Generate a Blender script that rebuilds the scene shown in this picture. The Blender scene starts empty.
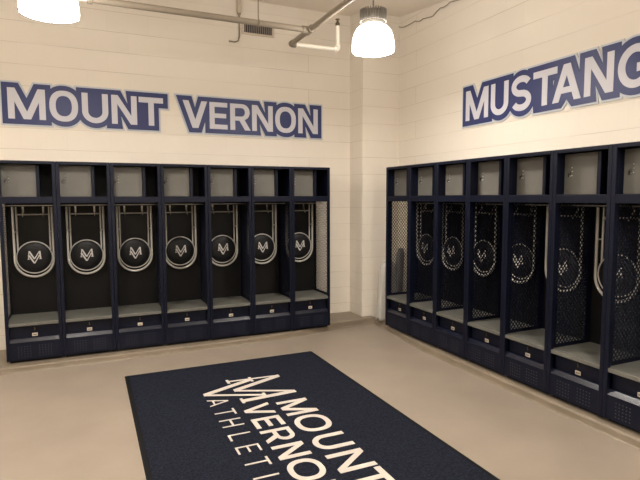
import bpy, math, random
from mathutils import Vector, Matrix
random.seed(7)
PI = math.pi
S = bpy.context.scene
COL = S.collection

# ------------------------------------------------------------------ camera
FPX = 516.18
cam = bpy.data.cameras.new('camera')
cam.sensor_width = 36.0
cam.lens = 36.0 * FPX / 640.0
cam_o = bpy.data.objects.new('camera', cam)
COL.objects.link(cam_o)
yaw, pit, rol = math.radians(24.1993), math.radians(-4.7096), math.radians(-0.1957)
fw = Vector((math.sin(yaw)*math.cos(pit), math.cos(yaw)*math.cos(pit), math.sin(pit)))
rt0 = Vector((math.cos(yaw), -math.sin(yaw), 0))
up0 = rt0.cross(fw)
rt = math.cos(rol)*rt0 + math.sin(rol)*up0
up = -math.sin(rol)*rt0 + math.cos(rol)*up0
HB = 0.085                                   # height of the concrete plinth
M4 = Matrix(((rt.x, up.x, -fw.x, 0), (rt.y, up.y, -fw.y, 0), (rt.z, up.z, -fw.z, 0), (0, 0, 0, 1)))
cam_o.matrix_world = Matrix.Translation((-2.5422, -5.3686, 1.4896 + HB)) @ M4
cam.clip_start = 0.02
S.camera = cam_o

# ------------------------------------------------------------------ world, exposure
w = bpy.data.worlds.new('world')
S.world = w
w.use_nodes = True
w.node_tree.nodes['Background'].inputs[0].default_value = (1.0, 0.86, 0.7, 1)
w.node_tree.nodes['Background'].inputs[1].default_value = 0.02
S.view_settings.view_transform = 'Standard'
S.view_settings.look = 'None'
S.view_settings.gamma = 1.0
S.view_settings.use_curve_mapping = False
S.view_settings.exposure = 0.30
LAMP_W = 19.0                                # downlight watts of each pendant
BELL_E = 25.0                                 # glow of each acrylic bell

# ------------------------------------------------------------------ materials
def mat(name, col, rough=0.5, metal=0.0, spec=0.5, emit=None, es=0.0, noise=None, bump=None):
    m = bpy.data.materials.new(name)
    m.use_nodes = True
    nt = m.node_tree
    b = nt.nodes['Principled BSDF']
    b.inputs['Base Color'].default_value = (*col, 1)
    b.inputs['Roughness'].default_value = rough
    b.inputs['Metallic'].default_value = metal
    b.inputs['Specular IOR Level'].default_value = spec
    if emit:
        b.inputs['Emission Color'].default_value = (*emit, 1)
        b.inputs['Emission Strength'].default_value = es
    if noise or bump:
        tc = nt.nodes.new('ShaderNodeTexCoord')
    if noise:                                # (scale, amount): uneven colour of the material itself
        n = nt.nodes.new('ShaderNodeTexNoise')
        n.inputs['Scale'].default_value = noise[0]
        n.inputs['Detail'].default_value = 4
        nt.links.new(tc.outputs['Object'], n.inputs['Vector'])
        r = nt.nodes.new('ShaderNodeMix')
        r.data_type = 'RGBA'
        a = noise[1]
        r.inputs[6].default_value = (*[c*(1-a) for c in col], 1)
        r.inputs[7].default_value = (*[min(1, c*(1+a)) for c in col], 1)
        nc = nt.nodes.new('ShaderNodeMapRange'); nc.inputs[1].default_value = .32; nc.inputs[2].default_value = .68
        nt.links.new(n.outputs['Fac'], nc.inputs[0]); nt.links.new(nc.outputs[0], r.inputs[0])
        nt.links.new(r.outputs[2], b.inputs['Base Color'])
    if bump:                                 # (scale, strength)
        n2 = nt.nodes.new('ShaderNodeTexNoise')
        n2.inputs['Scale'].default_value = bump[0]
        n2.inputs['Detail'].default_value = 3
        nt.links.new(tc.outputs['Object'], n2.inputs['Vector'])
        bp = nt.nodes.new('ShaderNodeBump')
        bp.inputs['Strength'].default_value = bump[1]
        bp.inputs['Distance'].default_value = 0.01
        nt.links.new(n2.outputs['Fac'], bp.inputs['Height'])
        nt.links.new(bp.outputs['Normal'], b.inputs['Normal'])
    return m

def block_mat(name, axis, off=0.0):
    """painted concrete block, courses 0.2065 m high; axis = the wall's horizontal world axis"""
    m = mat(name, (0.76, 0.70, 0.61), 0.55, spec=0.35)
    nt = m.node_tree
    b = nt.nodes['Principled BSDF']
    g = nt.nodes.new('ShaderNodeNewGeometry')
    sx = nt.nodes.new('ShaderNodeSeparateXYZ')
    cx = nt.nodes.new('ShaderNodeCombineXYZ')
    ad = nt.nodes.new('ShaderNodeMath'); ad.operation = 'ADD'; ad.inputs[1].default_value = off
    az = nt.nodes.new('ShaderNodeMath'); az.operation = 'ADD'; az.inputs[1].default_value = 0.0
    nt.links.new(g.outputs['Position'], sx.inputs[0])
    nt.links.new(sx.outputs[axis], ad.inputs[0])
    nt.links.new(sx.outputs['Z'], az.inputs[0])
    nt.links.new(ad.outputs[0], cx.inputs['X'])
    nt.links.new(az.outputs[0], cx.inputs['Y'])
    def brick(width, c2, mortar):
        br = nt.nodes.new('ShaderNodeTexBrick')
        br.offset = 0.5
        for k_, v_ in (('Scale', 1.0), ('Brick Width', width), ('Row Height', 0.2065), ('Mortar Size', 0.0028), ('Mortar Smooth', 0.6)):
            br.inputs[k_].default_value = v_
        br.inputs['Color1'].default_value = (1, 1, 1, 1)
        br.inputs['Color2'].default_value = c2
        br.inputs['Mortar'].default_value = mortar
        nt.links.new(cx.outputs[0], br.inputs['Vector'])
        return br
    br = brick(400.0, (1, 1, 1, 1), (0.70, 0.65, 0.58, 1))      # bed joints
    bv = brick(0.413, (0.97, 0.97, 0.97, 1), (0.93, 0.92, 0.90, 1))   # painted-over upright joints
    n = nt.nodes.new('ShaderNodeTexNoise'); n.inputs['Scale'].default_value = 1.3; n.inputs['Detail'].default_value = 5
    nt.links.new(g.outputs['Position'], n.inputs['Vector'])
    # painted-over joints: the groove fades in and out
    rp = nt.nodes.new('ShaderNodeMapRange'); rp.inputs[1].default_value = 0.36; rp.inputs[2].default_value = 0.6
    rp.inputs[3].default_value = 0.25; rp.inputs[4].default_value = 1.0
    nt.links.new(n.outputs['Fac'], rp.inputs[0])
    mx = nt.nodes.new('ShaderNodeMix'); mx.data_type = 'RGBA'; mx.blend_type = 'MULTIPLY'
    mx.inputs[6].default_value = b.inputs['Base Color'].default_value
    nt.links.new(rp.outputs[0], mx.inputs[0])
    mv = nt.nodes.new('ShaderNodeMix'); mv.data_type = 'RGBA'; mv.blend_type = 'MULTIPLY'; mv.inputs[0].default_value = 1.0
    nt.links.new(br.outputs['Color'], mv.inputs[6]); nt.links.new(bv.outputs['Color'], mv.inputs[7])
    nt.links.new(mv.outputs[2], mx.inputs[7])
    nt.links.new(mx.outputs[2], b.inputs['Base Color'])
    n2 = nt.nodes.new('ShaderNodeTexNoise'); n2.inputs['Scale'].default_value = 90
    nt.links.new(g.outputs['Position'], n2.inputs['Vector'])
    m1 = nt.nodes.new('ShaderNodeMath'); m1.operation = 'MULTIPLY'; m1.inputs[1].default_value = -1.0
    nt.links.new(br.outputs['Fac'], m1.inputs[0])
    m2 = nt.nodes.new('ShaderNodeMath'); m2.operation = 'MULTIPLY_ADD'; m2.inputs[1].default_value = 0.12
    nt.links.new(n2.outputs['Fac'], m2.inputs[0]); nt.links.new(m1.outputs[0], m2.inputs[2])
    bp = nt.nodes.new('ShaderNodeBump'); bp.inputs['Strength'].default_value = 0.5; bp.inputs['Distance'].default_value = 0.003
    nt.links.new(m2.outputs[0], bp.inputs['Height'])
    nt.links.new(bp.outputs['Normal'], b.inputs['Normal'])
    return m

m_wall_x = block_mat('painted_block_x', 'X', 0.02)
m_wall_y = block_mat('painted_block_y', 'Y', 0.12)
m_ceil = mat('ceiling_paint', (0.80, 0.73, 0.64), 0.8, noise=(1.5, 0.05))
m_floor = mat('epoxy_floor', (0.285, 0.237, 0.19), 0.42, spec=0.4, noise=(2.2, 0.07), bump=(5, 0.05))
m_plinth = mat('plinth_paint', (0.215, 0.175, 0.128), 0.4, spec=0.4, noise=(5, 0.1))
m_navy = mat('navy_enamel', (0.0034, 0.0050, 0.0145), 0.42, spec=0.22, bump=(260, 0.03))
m_back = mat('dark_back_sheet', (0.0060, 0.0055, 0.0055), 0.5, spec=0.2)
m_ledge = mat('navy_ledge', (0.0055, 0.0075, 0.019), 0.24, spec=0.6)
m_grey = mat('grey_enamel', (0.120, 0.114, 0.100), 0.5, spec=0.4, noise=(6, 0.06))
m_seat = mat('grey_seat_laminate', (0.128, 0.126, 0.110), 0.45, spec=0.4, noise=(14, 0.08))
m_dot = mat('bare_metal_dot', (0.06, 0.064, 0.085), 0.4, metal=0.5)
m_steel = mat('bright_steel', (0.6, 0.58, 0.54), 0.3, metal=0.85)
m_tag = mat('cream_tag', (0.55, 0.48, 0.38), 0.5)
m_tube = mat('light_grey_tube', (0.44, 0.42, 0.38), 0.4, spec=0.5)
m_pad = mat('black_vinyl', (0.005, 0.005, 0.006), 0.5, spec=0.28)
m_logo = mat('white_print', (0.55, 0.53, 0.50), 0.6)
m_rubber = mat('black_rubber', (0.007, 0.007, 0.008), 0.8, spec=0.15)
m_pile = mat('navy_carpet_pile', (0.0140, 0.0165, 0.0275), 0.95, spec=0.1, noise=(80, 0.55), bump=(420, 0.8))
m_white_pile = mat('white_carpet_pile', (0.62, 0.56, 0.50), 0.95, spec=0.1, noise=(200, 0.1), bump=(420, 0.5))
m_sign_grey = mat('sign_silver', (0.50, 0.53, 0.57), 0.5, spec=0.5)
m_sign_blue = mat('sign_blue', (0.028, 0.037, 0.125), 0.45, spec=0.35)
m_sign_letter = mat('sign_letter', (0.56, 0.555, 0.60), 0.5, spec=0.35)
m_pipe = mat('painted_pipe', (0.25, 0.21, 0.16), 0.55, spec=0.3)
m_pipe_w = mat('white_pipe', (0.80, 0.74, 0.64), 0.4)
m_brass = mat('dull_brass', (0.12, 0.085, 0.05), 0.4, metal=0.6)
m_hous = mat('lamp_casting', (0.20, 0.18, 0.155), 0.5, metal=0.2)
m_trim = mat('dark_rim', (0.012, 0.012, 0.02), 0.4)
m_dark = mat('duct_dark', (0.01, 0.009, 0.008), 0.8)
m_vent = mat('vent_paint', (0.55, 0.47, 0.37), 0.5)
m_louvre = mat('grey_louvre', (0.22, 0.19, 0.17), 0.5)
m_bell = mat('glowing_acrylic', (0.9, 0.88, 0.84), 0.3, emit=(1.0, 0.94, 0.87), es=BELL_E)
m_led = mat('led_source', (0.9, 0.9, 0.9), 0.3, emit=(1.0, 0.94, 0.87), es=20)
m_bag = mat('hazy_plastic_film', (0.50, 0.48, 0.44), 0.3, spec=0.6)
m_bag.node_tree.nodes['Principled BSDF'].inputs['Alpha'].default_value = 0.85
m_bundle = mat('charcoal_fabric', (0.13, 0.125, 0.12), 0.8)

# ------------------------------------------------------------------ mesh helpers
class MB:
    def __init__(s): s.v, s.f, s.mi, s.sm = [], [], [], []
    def add(s, vs, fs, mi=0, smooth=False):
        o = len(s.v); s.v += [tuple(p) for p in vs]
        for f in fs:
            s.f.append([o+i for i in f]); s.mi.append(mi); s.sm.append(smooth)
    def box(s, x0, x1, y0, y1, z0, z1, mi=0):
        vs = [(x, y, z) for z in (z0, z1) for y in (y0, y1) for x in (x0, x1)]
        s.add(vs, [(0,2,3,1), (4,5,7,6), (0,1,5,4), (2,6,7,3), (0,4,6,2), (1,3,7,5)], mi)
    def prism(s, pts, z0, z1, mi=0):                     # polygon in xy, counter-clockwise
        n = len(pts)
        vs = [(x, y, z0) for x, y in pts] + [(x, y, z1) for x, y in pts]
        fs = [tuple(range(n-1, -1, -1)), tuple(range(n, 2*n))]
        fs += [(i, (i+1) % n, n+(i+1) % n, n+i) for i in range(n)]
        s.add(vs, fs, mi)
    def tube(s, path, r, n=10, mi=0, closed=False, caps=True):
        P = [Vector(p) for p in path]; N = len(P)
        ring = []; prev = None
        for i in range(N):
            if closed: d = P[(i+1) % N] - P[i-1]
            else: d = P[min(i+1, N-1)] - P[max(i-1, 0)]
            d.normalize()
            if prev is None:
                a = Vector((0, 0, 1)) if abs(d.z) < 0.9 else Vector((1, 0, 0))
                u = d.cross(a).normalized()
            else: u = (prev - d*prev.dot(d)).normalized()
            prev = u; v = d.cross(u)
            rr = r[i] if isinstance(r, (list, tuple)) else r
            ring.append([P[i] + rr*(math.cos(2*PI*k/n)*u + math.sin(2*PI*k/n)*v) for k in range(n)])
        vs = [p for q in ring for p in q]; fs = []
        for i in range(N if closed else N-1):
            j = (i+1) % N
            for k in range(n):
                fs.append((i*n+k, i*n+(k+1) % n, j*n+(k+1) % n, j*n+k))
        s.add(vs, fs, mi, True)
        if caps and not closed:
            s.add(ring[0], [tuple(range(n-1, -1, -1))], mi); s.add(ring[-1], [tuple(range(n))], mi)
    def lathe(s, prof, c=(0, 0, 0), n=32, mi=0, axis='z', smooth=True):
        vs = []
        for r, h in prof:
            for k in range(n):
                a = 2*PI*k/n
                if axis == 'z': vs.append((c[0]+r*math.cos(a), c[1]+r*math.sin(a), c[2]+h))
                else: vs.append((c[0]+r*math.cos(a), c[1]-h, c[2]+r*math.sin(a)))
        fs = []
        for i in range(len(prof)-1):
            for k in range(n):
                fs.append((i*n+k, i*n+(k+1) % n, (i+1)*n+(k+1) % n, (i+1)*n+k))
        s.add(vs, fs, mi, smooth)
    def mesh(s, name, mats):
        me = bpy.data.meshes.new(name)
        me.from_pydata(s.v, [], s.f)
        for m in (mats if isinstance(mats, (list, tuple)) else [mats]): me.materials.append(m)
        me.polygons.foreach_set('material_index', s.mi)
        me.polygons.foreach_set('use_smooth', s.sm)
        me.update()
        return me
    def build(s, name, mats, parent=None, bevel=0):
        o = bpy.data.objects.new(name, s.mesh(name, mats))
        COL.objects.link(o)
        if parent: o.parent = parent
        if bevel:
            b = o.modifiers.new('bevel', 'BEVEL'); b.width = bevel; b.segments = 2; b.limit_method = 'ANGLE'
        return o

def thing(name, label, cat, loc=(0, 0, 0), rz=0, group=None):
    o = bpy.data.objects.new(name, None); COL.objects.link(o)
    o.location = loc; o.rotation_euler = (0, 0, rz); o.empty_display_size = 0.1
    return tag(o, label, cat, group)
def tag(o, label, cat, group=None):
    o['label'] = label; o['category'] = cat
    if group: o['group'] = group
    return o
def struct(o): o['kind'] = 'structure'; return o
KIDS = {}
def index_children():
    KIDS.clear()
    for o in bpy.data.objects:
        if o.parent: KIDS.setdefault(o.parent.name, []).append(o)
def copy_tree(o, parent=None):
    c = o.copy(); COL.objects.link(c)
    if parent: c.parent = parent
    for ch in KIDS.get(o.name, []): copy_tree(ch, c)
    return c
def flat(name, polys, depth, m, parent=None, at=(0, 0, 0), R=None):
    """polys: list of shapes, each a list of loops (first outline, then holes) in a 2D frame; extruded to 0..depth
    and laid into space by the 3x3 matrix R (columns u, v, n) at point at"""
    verts, faces = [], []
    for k, loops in enumerate(polys):
        cu = bpy.data.curves.new('tmp', 'CURVE'); cu.dimensions = '2D'; cu.fill_mode = 'BOTH'; cu.extrude = depth/2
        for lp in loops:
            sp = cu.splines.new('POLY'); sp.points.add(len(lp)-1); sp.use_cyclic_u = True
            for p, q in zip(sp.points, lp): p.co = (q[0], q[1], 0, 1)
        to = bpy.data.objects.new('tmp', cu); COL.objects.link(to)
        me = bpy.data.meshes.new_from_object(to.evaluated_get(bpy.context.evaluated_depsgraph_get()))
        off = len(verts)
        verts += [(v.co.x, v.co.y, v.co.z + depth/2 + k*0.00025) for v in me.vertices]
        faces += [[off+i for i in p.vertices] for p in me.polygons]
        bpy.data.objects.remove(to); bpy.data.curves.remove(cu); bpy.data.meshes.remove(me)
    if R is not None: verts = [tuple(R @ Vector(v) + Vector(at)) for v in verts]
    else: verts = [(v[0]+at[0], v[1]+at[1], v[2]+at[2]) for v in verts]
    b = MB(); b.add(verts, faces)
    return b.build(name, m, parent)

# ------------------------------------------------------------------ lettering (every glyph: cap height 1, width w, stroke t)
def ell(cx, cy, rx, ry, a0=0, a1=2*PI, n=40, p=2.0):
    out = []
    for i in range(n+1 if abs(a1-a0) < 2*PI-1e-6 else n):
        a = a0+(a1-a0)*i/n
        c, s_ = math.cos(a), math.sin(a)
        out.append((cx+rx*math.copysign(abs(c)**(2/p), c), cy+ry*math.copysign(abs(s_)**(2/p), s_)))
    return out
def band(path, t):
    P = [Vector(q) for q in path]; L, Rr = [], []
    for i, q in enumerate(P):
        d = (P[min(i+1, len(P)-1)]-P[max(i-1, 0)]).normalized(); n = Vector((-d.y, d.x))
        L.append(tuple(q+n*t/2)); Rr.append(tuple(q-n*t/2))
    return L+Rr[::-1]
def glyph(ch, w, t):
    k = 1.12*t
    if ch == 'I': return [[[(0,0),(w,0),(w,1),(0,1)]]]
    if ch == 'L': return [[[(0,0),(w,0),(w,t),(t,t),(t,1),(0,1)]]]
    if ch == 'T':
        a, b = w/2-t/2, w/2+t/2
        return [[[(a,0),(b,0),(b,1-t),(w,1-t),(w,1),(0,1),(0,1-t),(a,1-t)]]]
    if ch == 'H': return [[[(0,0),(t,0),(t,.5-t/2),(w-t,.5-t/2),(w-t,0),(w,0),(w,1),(w-t,1),(w-t,.5+t/2),(t,.5+t/2),(t,1),(0,1)]]]
    if ch == 'E': return [[[(0,0),(w,0),(w,t*.9),(t,t*.9),(t,.5-t*.43),(w*.93,.5-t*.43),(w*.93,.5+t*.43),(t,.5+t*.43),(t,1-t*.9),(w,1-t*.9),(w,1),(0,1)]]]
    if ch == 'V':
        h = w/2-k/2; yb = 1-(w/2-k)/h if h else 0
        return [[[(w/2-k/2,0),(w/2+k/2,0),(w,1),(w-k,1),(w/2,yb),(k,1),(0,1)]]]
    if ch == 'A':
        h = w/2-k/2
        X = lambda y: y*h                      # left outer edge at height y
        ap = (w/2-k)/h                         # apex of the inner counter
        c0, c1 = .22, .22+t*.85
        return [[[(0,0),(k,0),(X(c0)+k,c0),(w-X(c0)-k,c0),(w-k,0),(w,0),(w/2+k/2,1),(w/2-k/2,1)],
                 [(X(c1)+k,c1),(w/2,ap),(w-X(c1)-k,c1)]]]
    if ch == 'N':
        s_ = 1/(w-k)
        return [[[(0,0),(t,0),(t,1-t*s_),(w-k,0),(w,0),(w,1),(w-t,1),(w-t,(t)*s_),(k,1),(0,1)]]]
    if ch == 'M':
        h = w/2-k/2; s_ = 1/h
        return [[[(0,0),(t,0),(t,1-t*s_),(w/2-k/2,0),(w/2+k/2,0),(w-t,1-t*s_),(w-t,0),(w,0),(w,1),(w-k,1),(w/2,1-(w/2-k)*s_),(k,1),(0,1)]]]
    if ch == 'O': return [[ell(w/2,.5,w/2,.515,p=2.3), ell(w/2,.5,w/2-t,.515-t*.92,p=2.3)]]
    if ch == 'U':
        r = w/2
        return [[[(0,1)]+ell(r,r*.95-.015,r,r*.95,PI,2*PI,24)+[(w,1),(w-t,1)]+ell(r,r*.95-.015,r-t,r*.95-t*.95,2*PI,PI,24)+[(t,1)]]]
    if ch == 'R':
        q = .43
        return [[[(0,0),(t,0),(t,.36),(w*.45,.36),(w-k*1.05,0),(w,0),(w*.70,.40)]+ell(w*.58,.5+.19,w*.38,.31,-PI*.33,PI/2,16)+[(0,1)],
                 [(t,.36+t*.8)]+ell(w*.56,.685,w*.40-t,.325-t*.85,-PI/2,PI/2,14)+[(t,1-t*.85)]]]
    if ch == 'S':
        r = w/2-t/2; ry = (.515-t*.46)/2
        up_ = ell(w/2, .5+ry, r, ry, PI*.14, PI*1.42, 22)
        dn = ell(w/2, .5-ry, r, ry, PI*.42, -PI*.86, 22)
        return [[band(up_+dn, t)]]
    if ch == 'C': return [[band(ell(w/2,.5,w/2-t/2,.5-t/2,PI*.24,PI*1.76,34), t)]]
    if ch == 'G': return [[band(ell(w/2,.5,w/2-t/2,.515-t/2,PI*.22,PI*1.92,34), t)],
                          [[(w*.54,.36),(w,.36),(w,.56),(w*.54,.56)]], [[(w-t,.2),(w,.26),(w,.4),(w-t,.4)]]]
def hull(ch, w, t):
    k = 1.12*t
    if ch in 'ER': return [(0,0),(w,0),(w,1),(0,1)]
    if ch in 'OGS': return ell(w/2,.5,w/2,.515,n=40,p=2.2)
    if ch == 'T': return [(w*.2,0),(w/2+t/2,0),(w/2+t/2,1-t),(w,1-t),(w,1),(0,1),(w*.08,1-t)]
    if ch == 'U': return [(0,1)]+ell(w/2,w/2-.015,w/2,w/2,PI,2*PI,20)+[(w,1)]
    if ch == 'M': return [(0,0),(w,0),(w,1),(w-k,1),(w/2,.30),(k,1),(0,1)]
    if ch == 'A': return [(0,0),(k,0),(w/2,.32),(w-k,0),(w,0),(w/2+k/2,1),(w/2-k/2,1)]
    return glyph(ch, w, t)[0][0]
def grow(poly, m):
    n = len(poly); out = []
    ar = sum(poly[i-1][0]*poly[i][1]-poly[i][0]*poly[i-1][1] for i in range(n))
    P = poly if ar > 0 else poly[::-1]
    for i in range(n):
        a, b, c = Vector(P[i-1]), Vector(P[i]), Vector(P[(i+1) % n])
        d0, d1 = (b-a).normalized(), (c-b).normalized()
        n0, n1 = Vector((d0.y, -d0.x)), Vector((d1.y, -d1.x))
        q = n0+n1; s_ = q.length_squared
        q = q*(2/s_) if s_ > 1e-6 else n0
        if q.length > 2.6: q = q.normalized()*2.6
        out.append(tuple(b+q*m))
    return out
def place(loops, x, y, h): return [[(x+h*p[0], y+h*p[1]) for p in lp] for lp in loops]

# ------------------------------------------------------------------ the MV emblem: a serif M over a V, frame +-0.23 wide, v from 0 (V tip) to 0.70
def stroke(a, b, t):
    a, b = Vector(a), Vector(b); d = (b-a).normalized(); n = Vector((-d.y, d.x))*t/2
    return [[tuple(a+n), tuple(a-n), tuple(b-n), tuple(b+n)]]
def horiz(a, b, t):                            # slanted stroke with level ends of width t
    return [[(a[0]-t/2, a[1]), (a[0]+t/2, a[1]), (b[0]+t/2, b[1]), (b[0]-t/2, b[1])]]
def emblem(k=1.0):
    def st(x0, y0, x1, y1, t):                 # slanted stroke with level ends, t wide at the ends
        t *= k
        return [[(x0-t/2, y0), (x0+t/2, y0), (x1+t/2, y1), (x1-t/2, y1)]]
    def bar(x0, x1, y): return [[(x0, y-.011*k), (x1, y-.011*k), (x1, y+.011*k), (x0, y+.011*k)]]
    out = [st(-.225, .25, -.196, .70, .026),   # left leg of the M
           st(.0, .245, -.19, .70, .056),      # its thick diagonal
           st(.0, .245, .205, .70, .036),      # thin diagonal
           st(.238, .25, .21, .70, .052),      # right leg
           bar(-.265, -.175, .25), bar(.185, .285, .25),
           st(.0, 0, -.195, .445, .056),       # V
           st(.0, 0, .19, .445, .036),
           bar(-.25, -.14, .445), bar(.145, .24, .445)]
    return out

# ------------------------------------------------------------------ the room
YW, XW, XL, YF = 0.57, 1.075, -6.3, -7.6         # back wall, right wall, left wall, front wall
def zc(y): return 3.80 + 0.12*(max(y, -1.6)-0.25)   # the ceiling drops a little towards the camera
H = 4.2
def wall(name, x0, x1, y0, y1, m, z1=None):
    b = MB(); b.box(x0, x1, y0, y1, -0.02, z1 or H); return struct(b.build(name, m))
wall('wall_back', XL-.15, XW+.15, YW, YW+.15, m_wall_x)
wall('wall_right', XW, XW+.15, YF, YW, m_wall_y)
wall('wall_left', XL-.15, XL, YF, YW, m_wall_y)
wall('wall_front', XL-.15, XW+.15, YF-.15, YF, m_wall_x)
# pilaster in the right-hand corner
b = MB()
b.box(.553, XW, .24, YW, .05, H, 0)
pil = b.build('wall_pilaster', [m_wall_x, m_wall_y])
for p in pil.data.polygons:
    if abs(p.normal.x) > .5: p.material_index = 1
struct(pil)
b = MB(); b.box(XL-.15, XW+.15, YF-.15, YW+.15, -.1, 0); struct(b.build('floor', m_floor))
b = MB()
ys = [YF-.15, -1.6, YW+.15]
vs = [(x, y, zc(y)+dz) for dz in (0, .1) for y in ys for x in (XL-.15, XW+.15)]
b.add(vs, [(0,2,3,1), (2,4,5,3), (6,7,9,8), (8,9,11,10), (0,1,7,6), (4,10,11,5), (0,6,8,2), (2,8,10,4), (1,3,9,7), (3,5,11,9)])
struct(b.build('ceiling', m_ceil))
# painted concrete curbs the lockers stand on; both sweep back into the corner
PZ = .060                                          # the lockers' own base lifts them from here to HB
RX, RY = .5901, -.252                              # right bank: front plane and far end
def curb(name, path, back):
    """path: floor line points (x, y, height)"""
    P = [Vector((x, y)) for x, y, h in path]; b = MB(); vs = []; n = 0
    for i, (x, y, h) in enumerate(path):
        d = (P[min(i+1, len(P)-1)]-P[max(i-1, 0)]).normalized(); nx, ny = d.y, -d.x
        prof = [(-.026, h)]+[(-.026+.018*math.sin(t_), h-.018*(1-math.cos(t_))) for t_ in (PI/8, PI/4, 3*PI/8, PI/2)]+[(-.006, .022), (-.003, .010), (.006, .0008)]
        n = len(prof)+1
        vs.append((*back(x, y), h)); vs += [(x+nx*o, y+ny*o, z) for o, z in prof]
    fs = []
    for i in range(len(path)-1):
        for k in range(n-1): fs.append((i*n+k, i*n+k+1, (i+1)*n+k+1, (i+1)*n+k))
    b.add(vs, fs, 0, False)
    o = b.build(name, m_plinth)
    return struct(o)
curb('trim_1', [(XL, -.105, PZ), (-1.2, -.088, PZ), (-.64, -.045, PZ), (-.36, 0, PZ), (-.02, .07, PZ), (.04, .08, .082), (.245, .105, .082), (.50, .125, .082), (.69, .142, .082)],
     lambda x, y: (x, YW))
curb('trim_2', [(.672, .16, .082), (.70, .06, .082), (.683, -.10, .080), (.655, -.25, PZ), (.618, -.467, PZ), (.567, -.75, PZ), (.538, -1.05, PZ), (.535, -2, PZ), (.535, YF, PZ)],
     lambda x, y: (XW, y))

# ------------------------------------------------------------------ lockers
W, D, LH = .46669, .46, 1.83
HW = W/2-.0012
PT = .029                                          # post width
def mesh_sheet(b, x, y0, y1, z0, z1, py=.0352, pz=.0425, t=.0058, th=.0013):
    """diamond perforated zone: two families of diagonal strands clipped to the rectangle"""
    s_ = pz/py
    L = math.hypot(py, pz); ny, nz = -pz/L*t/2, py/L*t/2
    for fam in (1, -1):
        k = -int((y1-y0)/py)-2
        while k < (z1-z0)/pz+(y1-y0)/py+2:
            # z = z0 + k*pz + fam*s_*(y-y0)
            pts = []
            ya, yb = y0, y1
            za = z0+k*pz
            f = lambda y: za+fam*s_*(y-y0)
            g = lambda z: y0+(z-za)/(fam*s_)
            lo, hi = sorted((g(z0), g(z1)))
            ya, yb = max(ya, lo), min(yb, hi)
            k += 1
            if yb-ya < .002: continue
            za_, zb_ = f(ya), f(yb)
            sgn = fam
            q = [(ya+ny*sgn, za_+nz), (ya-ny*sgn, za_-nz), (yb-ny*sgn, zb_-nz), (yb+ny*sgn, zb_+nz)]
            xo = x+(.0003 if fam > 0 else 0)
            vs = [(xo, *p) for p in q]+[(xo+th, *p) for p in q]
            b.add(vs, [(3,2,1,0), (4,5,6,7), (0,1,5,4), (1,2,6,5), (2,3,7,6), (3,0,4,7)])

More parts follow.
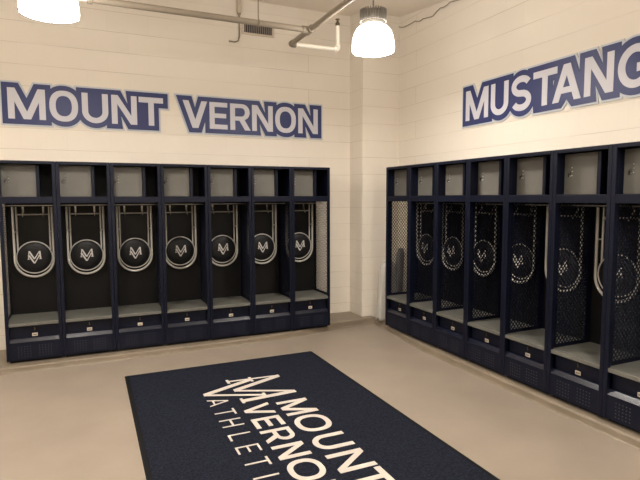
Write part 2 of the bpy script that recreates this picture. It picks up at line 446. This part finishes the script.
def make_locker():
    t = thing('open_front_locker', 'proto', 'locker')
    z0 = .0
    b = MB(); b.box(-HW+.02, HW-.02, .045, D-.01, PZ-HB, 0); b.build('base', m_back, t)
    # front frame: two posts and the top rail
    b = MB()
    b.box(-HW, -HW+PT, 0, .03, z0, LH); b.box(HW-PT, HW, 0, .03, z0, LH)
    b.box(-HW+PT, HW-PT, 0, .03, 1.802, LH)
    b.build('front_frame', m_navy, t, .003)
    b = MB(); b.box(-HW+.001, HW-.001, .03, D, LH-.014, LH-.002); b.build('top_panel', m_navy, t)
    b = MB(); b.box(-HW+.001, HW-.001, D-.006, D, 0, LH-.014); b.build('back_panel', m_back, t)
    for sgn in (-1, 1):
        b = MB()
        xa = -HW+.0005 if sgn < 0 else HW-.0023
        th = .0018
        b.box(xa, xa+th, .03, .082, 0, LH-.014); b.box(xa, xa+th, .398, D-.006, 0, LH-.014)
        b.box(xa, xa+th, .082, .398, 0, .372); b.box(xa, xa+th, .082, .398, 1.44, LH-.014)
        mesh_sheet(b, xa, .082, .398, .372, 1.44)
        b.build('side_panel', m_navy, t)
    # shelf under the top compartment, with its front lip
    b = MB()
    b.box(-HW+PT, HW-PT, .002, .016, 1.445, 1.503); b.box(-HW+.005, HW-.005, .016, D-.007, 1.49, 1.502)
    b.build('shelf', m_navy, t, .002)
    # lock box in the left part of the top compartment
    xl, xr_ = -HW+PT+.002, -HW+.300
    b = MB(); b.box(-HW+.006, xr_-.002, .108, .114, 1.506, 1.80)
    d = b.build('lockbox_door', m_grey, t, .0015)
    b = MB()
    b.box(xl+.012, xl+.018, .100, .108, 1.634, 1.66); b.box(xl+.023, xl+.028, .105, .108, 1.64, 1.67)
    b.build('hasp', m_dark, d, .001)
    b = MB()
    for dx, dz in ((.044, 1.700), (.046, 1.672), (.044, 1.642), (.028, 1.640)):
        b.lathe([(.0045, 0), (.0036, .003), (0, .004)], (xl+dx, .104, dz), 10, axis='y')
    b.build('rivet', m_steel, d)
    b = MB(); b.box(xr_, xr_+.028, .075, .112, 1.503, 1.80); b.box(xr_, xr_+.006, .112, D-.007, 1.503, 1.80)
    b.build('divider', m_navy, t, .002)
    b = MB(); b.tube([(-HW+.005, .21, 1.424), (HW-.005, .21, 1.424)], .0055, 8); b.build('hanger_rod', m_steel, t)
    for sgn in (-1, 1):
        b = MB(); x = sgn*.088
        b.tube([(x, .447, 1.39), (x, .432, 1.385), (x, .423, 1.35), (x, .417, 1.322), (x, .402, 1.314), (x, .388, 1.322), (x, .384, 1.338)], .0045, 6)
        b.box(x-.008, x+.008, D-.012, D-.007, 1.35, 1.41)
        b.build('coat_hook', m_steel, t)
    # seat
    b = MB(); b.box(-HW+.021, HW-.021, .004, .03, .318, .346); b.box(-HW+.006, HW-.006, .031, D-.008, .322, .346)
    b.build('seat', m_seat, t, .003)
    # recessed riser under the seat
    b = MB(); b.box(-HW+PT, HW-PT, .052, .058, .18, .321); b.build('riser_panel', m_navy, t)
    # foot locker front with its ledge and perforations
    b = MB()
    xa, xb = -HW+PT-.002, HW-PT+.002
    b.box(xa, xb, .004, .060, .004, .168, 0)
    q = [(.002, .168), (.029, .198), (.060, .199), (.060, .168)]        # the sloping top lip
    vs = [(x, y, z) for x in (xa, xb) for y, z in q]
    b.add(vs, [(0, 1, 2, 3), (7, 6, 5, 4)], 0)
    b.add(vs, [(1, 0, 4, 5)], 1); b.add(vs, [(2, 1, 5, 6), (3, 2, 6, 7), (0, 3, 7, 4)], 0)
    for i in range(12):
        for j in range(5):
            if i in (5, 6): continue
            x = -.135+.0245*i; z = .033+.0235*j
            b.lathe([(.0042, 0), (.0030, .0012), (0, .0016)], (x, .004, z), 8, 2, 'y')
    b.build('kick_panel', [m_navy, m_ledge, m_dot], t, 0)
    b = MB(); b.box(-.023, .023, .046, .052, .208, .238); p = b.build('number_plate', m_tag, t, .002)
    b = MB(); b.box(-.015, .015, .0448, .0462, .219, .227); b.build('engraving', m_grey, p)
    b = MB(); b.box(-.004, .004, .043, .0525, .262, .29); b.build('latch', m_brass, t, .001)
    return t

# ------------------------------------------------------------------ folding stools hung upside down on the locker backs
def arc(cx, cz, r, a0, a1, y, n=16):
    return [(cx+r*math.cos(a0+(a1-a0)*i/n), y, cz+r*math.sin(a0+(a1-a0)*i/n)) for i in range(n+1)]
def make_stool():
    t = thing('folding_stool', 'proto', 'stool')
    b = MB()
    R_ = .168
    b.tube([(-R_, .372, 1.408), (-R_, .372, 1.15)]+arc(0, .892, R_, PI, 2*PI, .372, 20)+[(R_, .372, 1.15), (R_, .372, 1.408)], .0108, 10)
    b.build('outer_frame', m_tube, t)
    b = MB(); r2 = .142
    for s_ in (-1, 1):
        b.tube([(s_*r2, .402, 1.408), (s_*r2, .402, .985), (s_*r2*.9, .397, .955)], .0085, 8)
    b.tube([(-r2, .402, 1.333), (r2, .402, 1.333)], .0065, 8)
    b.build('inner_frame', m_tube, t)
    b = MB()
    for s_ in (-1, 1):
        b.tube([(s_*R_, .372, 1.168), (s_*r2, .402, 1.168)], .006, 8)
    b.build('pivot', m_steel, t)
    b = MB()
    b.lathe([(.0, .030), (.05, .0285), (.10, .024), (.135, .016), (.149, .006), (.151, 0), (.151, -.012), (0, -.014)], (0, .388, .912), 40, axis='y')
    s = b.build('seat_pad', m_pad, t)
    b = MB()
    b.tube([(.155*math.cos(2*PI*i/40), .384, .912+.155*math.sin(2*PI*i/40)) for i in range(40)], .0058, 8, closed=True)
    b.build('seat_rim', m_tube, s)
    # the emblem sits on the domed pad
    R3 = Matrix(((1, 0, 0), (0, 0, -1), (0, 1, 0)))
    e = flat('emblem', [[[(p[0]*.225, (p[1]-.36)*.172) for p in lp] for lp in sh] for sh in emblem(1.2)], .0012, m_logo, s, (0, .3575, .918), R3)
    return t

LK = make_locker(); ST = make_stool()
index_children()
def put(proto, first, x, y, rz, z=HB):
    o = proto if first else copy_tree(proto)
    o.location = (x, y, z); o.rotation_euler = (0, 0, rz)
    return o
left_lab = ['navy open locker at the far left of the back wall, under the letter M',
            'navy open locker on the back wall, under the letters O and U',
            'navy open locker on the back wall, under the letters N and T',
            'navy open locker in the middle of the back wall, under the letter V',
            'navy open locker on the back wall, under the letters E and R',
            'navy open locker on the back wall, next to last before the corner',
            'navy open locker ending the back wall row, light showing through its mesh side']
right_lab = ['navy open locker beginning the right wall row, beside the corner with bright mesh side',
             'navy open locker on the right wall, second from the corner pilaster',
             'navy open locker on the right wall, third from the corner pilaster',
             'navy open locker on the right wall, under the letters M and U',
             'navy open locker on the right wall, under the letters S and T',
             'navy open locker on the right wall, under the letters A and N',
             'navy open locker on the right wall nearest the camera, cut by the photo\'s right edge']
stool_l = ['round seated folding stool hung in the far left back wall locker',
           'round seated folding stool hung in the second back wall locker from the left',
           'round seated folding stool hung in back wall locker under letters N and T',
           'round seated folding stool hung in the middle locker of the back wall',
           'round seated folding stool hung in back wall locker under letters E and R',
           'round seated folding stool hung in the next to last back wall locker',
           'round seated folding stool hung in the last back wall locker before the corner']
stool_r = ['folding stool hung in the first right wall locker, hidden beside the corner',
           'folding stool seen through mesh, hung in the second right wall locker from the corner',
           'folding stool seen through mesh, hung in the third right wall locker from the corner',
           'folding stool seen through mesh, hung in the right wall locker under letters M and U',
           'folding stool seen through mesh, hung in the right wall locker under letters S and T',
           'folding stool with bare grey legs showing, in the right locker under A and N',
           'folding stool hung in the right wall locker nearest the camera']
for i in range(7):
    o = put(LK, i == 0, -(6.5-i)*W, 0, 0)
    tag(o, left_lab[i], 'locker', 'back wall lockers')
    o = put(ST, i == 0, -(6.5-i)*W, 0, 0)
    tag(o, stool_l[i], 'stool', 'stools in the back wall lockers')
for i in range(7):
    y = RY-(i+.5)*W
    o = put(LK, False, RX, y, -PI/2)
    tag(o, right_lab[i], 'locker', 'right wall lockers')
    o = put(ST, False, RX, y-.028, -PI/2)
    tag(o, stool_r[i], 'stool', 'stools in the right wall lockers')

# ------------------------------------------------------------------ wall signs
def sign(name, label, word, R3, at, cap, t):
    """word: (letter, start, end) along the wall in metres; at: wall point of u = 0 on the baseline"""
    root = thing(name, label, 'sign', at, 0, 'cut out wall signs')
    gs, bs = [], []
    for ch, a, e in word:
        wd = (e-a)/cap
        hp = hull(ch, wd, t)
        bs.append(place([grow(hp, .168)], a, 0, cap)); gs.append(place([grow(hp, .225)], a, 0, cap))
    flat('silver_backing', gs, .008, m_sign_grey, root, (0, 0, 0), R3)
    flat('blue_panel', bs, .003, m_sign_blue, root, R3 @ Vector((0, 0, .0102)), R3)
    for ch, a, e in word:
        flat('letter', [place(l, a, 0, cap) for l in glyph(ch, (e-a)/cap, t)], .002, m_sign_letter, root, R3 @ Vector((0, 0, .0155)), R3)
    return root
RB = Matrix(((1, 0, 0), (0, 0, -1), (0, 1, 0)))          # on the back wall: u = +X, n = -Y
RR = Matrix(((0, 0, -1), (-1, 0, 0), (0, 1, 0)))         # on the right wall: u = -Y, n = -X
sign('wall_sign', 'blue cut out word sign with silver edge on back wall, left word', [('M', -3.215, -2.888), ('O', -2.854, -2.592), ('U', -2.556, -2.306), ('N', -2.274, -2.022), ('T', -2.002, -1.750)],
     RB, (0, YW-.002, 2.356), .299, .192)
sign('wall_sign', 'blue cut out word sign with silver edge on back wall, second word beside the pilaster', [('V', -1.541, -1.270), ('E', -1.245, -1.040), ('R', -1.008, -.766), ('N', -.748, -.492), ('O', -.462, -.197), ('N', -.167, .093)],
     RB, (0, YW-.002, 2.356), .299, .192)
sign('wall_sign', 'blue cut out word sign with silver edge above the right wall lockers', [('M', 1.044, 1.372), ('U', 1.406, 1.636), ('S', 1.672, 1.908), ('T', 1.927, 2.180), ('A', 2.136, 2.413), ('N', 2.441, 2.690), ('G', 2.722, 2.99), ('S', 3.02, 3.26)],
     RR, (XW-.002, 0, 2.354), .299, .192)

# ------------------------------------------------------------------ floor mat
mat_o = thing('floor_mat', 'navy carpet floor mat with white lettering lying on the tan floor', 'mat', (-1.396, -2.1, 0))
def local(p): return (p[0]+1.396, p[1]+2.1)
b = MB()
def rrect(x0, x1, y0, y1, r, n=5):
    o = []
    for cx, cy, a in ((x1-r, y1-r, 0), (x0+r, y1-r, PI/2), (x0+r, y0+r, PI), (x1-r, y0+r, 1.5*PI)):
        o += [(cx+r*math.cos(a+PI/2*i/n), cy+r*math.sin(a+PI/2*i/n)) for i in range(n+1)]
    return o
MX0, MX1, MY0, MY1 = -.902, .900, -1.55, 1.512
o0, o1 = rrect(MX0, MX1, MY0, MY1, .012), rrect(MX0+.012, MX1-.012, MY0+.012, MY1-.012, .008)
n = len(o0)
b.add([(x, y, .0005) for x, y in o0]+[(x, y, .005) for x, y in o1], [(i, (i+1) % n, n+(i+1) % n, n+i) for i in range(n)]+[tuple(range(n, 2*n))])
b.build('rubber_border', m_rubber, mat_o)
b = MB(); b.prism(rrect(MX0+.035, MX1-.035, MY0+.035, MY1-.035, .01), .0052, .009); b.build('pile', m_pile, mat_o)
RM = Matrix(((0, 1, 0), (-1, 0, 0), (0, 0, 1)))          # u = -Y, v = +X
def mat_text(word, v0, cap, t):
    for ch, a, e in word:
        x, y = local((v0, 0))
        flat('letter', [place(l, a, 0, cap) for l in glyph(ch, (e-a)/cap, t)], .0012, m_white_pile, mat_o, (x, y, .0091), RM)
mat_text([('M', 1.728, 1.995), ('O', 2.033, 2.300), ('U', 2.365, 2.565), ('N', 2.625, 2.845), ('T', 2.865, 3.06)], -1.283, .243, .17)
mat_text([('V', 1.690, 1.900), ('E', 1.945, 2.105), ('R', 2.150, 2.335), ('N', 2.385, 2.565), ('O', 2.60, 2.84), ('N', 2.885, 3.07)], -1.547, .208, .18)
mat_text([('A', 1.465, 1.600), ('T', 1.690, 1.795), ('H', 1.872, 1.992), ('L', 2.115, 2.205), ('E', 2.30, 2.395), ('T', 2.48, 2.58), ('I', 2.69, 2.706), ('C', 2.80, 2.92), ('S', 2.99, 3.09)], -1.755, .152, .1)
x, y = local((-1.755, -1.354))
flat('emblem', emblem(), .0012, m_white_pile, mat_o, (x, y, .0091), RM)

# ------------------------------------------------------------------ pendant lamps
def pendant(x, y, label, zr=2.79, R_=.176):
    root = thing('pendant_lamp', label, 'lamp', (x, y, zr), 0, 'high bay pendant lamps')
    b = MB()
    HB_ = .212                                # bell height
    b.lathe([(R_, 0), (R_, .02), (R_*.985, .06)]+[(R_*(.46+.52*math.cos(a)), .06+(HB_-.06)*math.sin(a)) for a in [PI/2*i/10 for i in range(1, 11)]], n=40)
    b.lathe([(R_*.47, HB_-.001), (0, HB_-.001)], n=40)
    b.build('bell_shade', m_bell, root)
    b = MB(); b.tube([(R_*math.cos(2*PI*i/48), R_*math.sin(2*PI*i/48), 0) for i in range(48)], .0035, 6, closed=True)
    b.build('rim', m_trim, root)
    b = MB()
    b.lathe([(R_*.50, .214), (R_*.56, .236), (R_*.42, .236), (R_*.40, .216)], n=32)
    b.build('collar', m_steel, root)
    b = MB()
    b.lathe([(0, .236), (.092, .236), (.097, .246), (.097, .322), (.092, .329), (0, .329)], n=40)
    for i in range(30):
        a = 2*PI*i/30
        c, s_ = math.cos(a), math.sin(a)
        p = [(.094, -.003), (.112, -.003), (.112, .003), (.094, .003)]
        b.prism([(u*c-v*s_, u*s_+v*c) for u, v in p], .240, .338)
    b.build('heat_sink', m_hous, root)
    b = MB(); b.tube([(0, 0, .325), (0, 0, zc(y)-zr-.03)], .007, 8)
    b.build('hanging_rod', m_hous, root)
    b = MB(); b.lathe([(0, -.045), (.03, -.045), (.055, -.02), (.06, -.002)], (0, 0, zc(y)-zr-.004), 24); b.build('canopy', m_hous, root)
    l = bpy.data.lights.new('lamp_light', 'AREA'); l.shape = 'DISK'; l.size = R_*1.9
    l.energy = LAMP_W; l.color = (1.0, .94, .86); l.spread = math.radians(175)
    lo = bpy.data.objects.new('lamp_light', l); COL.objects.link(lo); lo.parent = root; lo.location = (0, 0, -.004)
    return root
pendant(-.31, -1.50, 'glowing bell pendant lamp with ribbed grey top hanging near the corner')
pendant(-2.722, -1.46, 'glowing bell pendant lamp cut by the top edge at the upper left', 2.775, .179)
pendant(-.31, -4.3, 'added unseen bell lamp for even light, behind the camera on the right')  # from here on: unseen lamps, added to light the room evenly
pendant(-2.725, -4.3, 'added unseen bell lamp for even light, above the camera')  # added out of view for even light
pendant(-1.5, -6.6, 'added unseen bell lamp for even light, at the rear of the room')  # added fill at the unseen rear of the room

pendant(-5.1, -1.48, 'added unseen bell lamp for light from the left, outside the frame')  # added out of view to bring light from the left
pendant(-5.1, -4.3, 'added unseen bell lamp for light from the left, behind the camera')  # second added lamp on the unseen left side, for evenness
# ------------------------------------------------------------------ sprinkler pipes
pz = 3.085
sp = thing('sprinkler_pipe', 'beige sprinkler pipe run under the ceiling with a white upturned arm', 'pipe', (-.65, -.94, pz))
def lp(*q): return [(x+.65, y+.94, z-pz) for x, y, z in q]
b = MB()
b.tube(lp((-2.45, -.94, pz), (-.65, -.94, pz)), .026, 12); b.build('branch_pipe', m_pipe, sp)
b = MB(); b.tube(lp((-.65, -.47, pz), (-.65, -5.0, pz)), .0235, 12); b.build('main_pipe', m_pipe, sp)
b = MB(); b.tube(lp((-.65, -1.0, pz), (-.65, -.885, pz)), .033, 12); b.tube(lp((-.72, -.94, pz), (-.66, -.94, pz)), .033, 12); b.build('tee_fitting', m_pipe, sp)
b = MB(); b.tube(lp((-.65, -.53, pz), (-.65, -.49, pz), (-.64, -.475, pz), (-.60, -.475, pz)), .03, 12); b.build('elbow', m_pipe, sp)
b = MB(); b.tube(lp((-.62, -.475, pz), (-.17, -.485, pz), (-.148, -.487, pz+.012), (-.143, -.487, pz+.035), (-.143, -.487, pz+.24)), .0205, 12); b.build('white_arm', m_pipe_w, sp)
b = MB(); b.tube(lp((-.185, -.486, pz), (-.15, -.487, pz), (-.143, -.487, pz+.012), (-.143, -.487, pz+.05)), .028, 12); b.build('elbow', m_pipe_w, sp)
b = MB()
b.lathe([(.022, 0), (.022, .03), (.014, .035), (.010, .06), (.024, .064), (.024, .068), (0, .07)], lp((-.143, -.487, pz+.235))[0], 14)
b.build('sprinkler_head', m_brass, sp)
b = MB(); b.tube(lp((-2.45, -.94, pz), (-2.49, -.94, pz)), .034, 12); b.build('coupling', m_pipe, sp)
b = MB(); b.tube(lp((-2.49, -.94, pz), (-2.72, -.94, pz), (-2.745, -.94, pz+.012), (-2.75, -.94, pz+.04), (-2.75, -.94, pz+.2)), .0205, 12); b.build('white_arm', m_pipe_w, sp)
for hx, hy in ((-1.13, -.94), (-.65, -2.4)):
    b = MB(); b.tube(lp((hx, hy, pz+.02), (hx, hy, zc(hy)-.002)), .006, 8)
    b.tube([(lp((hx, hy, pz))[0][0]+(.031*math.cos(a) if hy < -1 else 0), lp((hx, hy, pz))[0][1]+(0 if hy < -1 else .031*math.cos(a)), .031*math.sin(a)) for a in [2*PI*i/20 for i in range(20)]], .004, 6, closed=True)
    b.build('hanger', m_pipe, sp)

# wall vent, conduit, loose cable
v = thing('wall_vent', 'louvred air vent high on the back wall behind the sprinkler pipe', 'vent', (-.655, YW-.002, 3.525))
b = MB()
for x0, x1, z0, z1 in ((-.195, .195, -.075, -.052), (-.195, .195, .062, .085), (-.195, -.17, -.052, .062), (.17, .195, -.052, .062)): b.box(x0, x1, -.014, 0, z0, z1)
b.build('vent_frame', m_vent, v, .002)
b = MB(); b.box(-.17, .17, -.003, -.0005, -.052, .062); b.build('duct_opening', m_dark, v)
for i in range(13):
    b = MB(); x = -.155+.0258*i
    b.prism([(x-.009, -.012), (x-.006, -.013), (x+.009, -.005), (x+.006, -.004)], -.052, .062); b.build('louvre', m_louvre, v)
c = thing('wall_conduit', 'thin painted conduit with box running down the back wall beside the vent', 'conduit', (-.885, YW, 3.5))
b = MB(); b.box(-.022, .022, -.05, -.002, .17, .325); b.build('junction_box', m_vent, c, .004)
b = MB(); b.lathe([(.022, .17), (.012, .14), (.011, .12)], (0, -.022, 0), 12); b.build('connector', m_pipe, c)
b = MB(); b.tube([(0, -.022, .14), (.002, -.016, .0), (.002, -.014, -.08), (-.012, -.014, -.135), (-.05, -.014, -.152), (-.12, -.014, -.15)], .008, 8); b.build('flexible_tube', m_pipe, c)
pts = [(.24, 3.70), (.132, 3.665), (-.106, 3.665), (-.2, 3.635), (-.261, 3.645), (-.35, 3.63), (-.446, 3.615), (-.52, 3.645), (-.581, 3.66), (-.66, 3.65), (-.752, 3.665), (-1.1, 3.61)]
fine = []
for i in range(len(pts)-1):
    for k in range(4):
        s_ = k/4; fine.append((XW-.012, pts[i][0]*(1-s_)+pts[i+1][0]*s_, pts[i][1]*(1-s_)+pts[i+1][1]*s_-.004*math.sin(PI*s_)))
b = MB(); b.tube([(p[0], p[1], min(p[2]-.02, zc(p[1])-.03)) for p in fine], .005, 6)
tag(b.build('loose_cable', m_pipe), 'thin loose cable drooping along the top of the right wall', 'cable')

# plastic-wrapped bundle standing in the corner gap
bg = thing('wrapped_bundle', 'hazy plastic wrapped bundle leaning in the corner behind the right wall lockers', 'bag', (.785, .0, .0822))
def lump(cx, cy, levels, n=22, seed=1, fold=.10):
    rnd = random.Random(seed); ph = [rnd.uniform(0, 6) for _ in range(4)]
    b = MB(); vs = []
    for (z, rx, ry, ox, oy) in levels:
        for k in range(n):
            a = 2*PI*k/n
            f = 1+fold*math.sin(5*a+ph[0]+3*z)+fold*.6*math.sin(8*a+ph[1]-4*z)
            vs.append((cx+ox+rx*f*math.cos(a), cy+oy+ry*f*math.sin(a), z))
    fs = []
    for i in range(len(levels)-1):
        for k in range(n): fs.append((i*n+k, i*n+(k+1) % n, (i+1)*n+(k+1) % n, (i+1)*n+k))
    fs += [tuple(range(n-1, -1, -1)), tuple(range((len(levels)-1)*n, len(levels)*n))]
    b.add(vs, fs, 0, True); return b
lump(0, 0, [(.004, .155, .085, 0, 0), (.03, .165, .09, 0, 0), (.15, .155, .085, 0, .01), (.35, .135, .08, .005, .02), (.55, .115, .07, .01, .03), (.66, .10, .06, .015, .035), (.70, .07, .04, .02, .04), (.715, .02, .02, .02, .04)], 36, 3, .06).build('plastic_wrap', m_bag, bg)
lump(.12, .0, [(.02, .07, .05, 0, 0), (.3, .065, .05, .02, .01), (.6, .055, .045, .05, .02), (.78, .05, .04, .07, .03), (.86, .03, .03, .08, .03)], 22, 5, .07).build('dark_roll', m_bundle, bg)
b = MB(); b.lathe([(0, 0), (.02, .0), (.024, .012), (.02, .03), (0, .034)], (-.15, -.02, .001), 14); b.build('caster', m_bundle, bg)
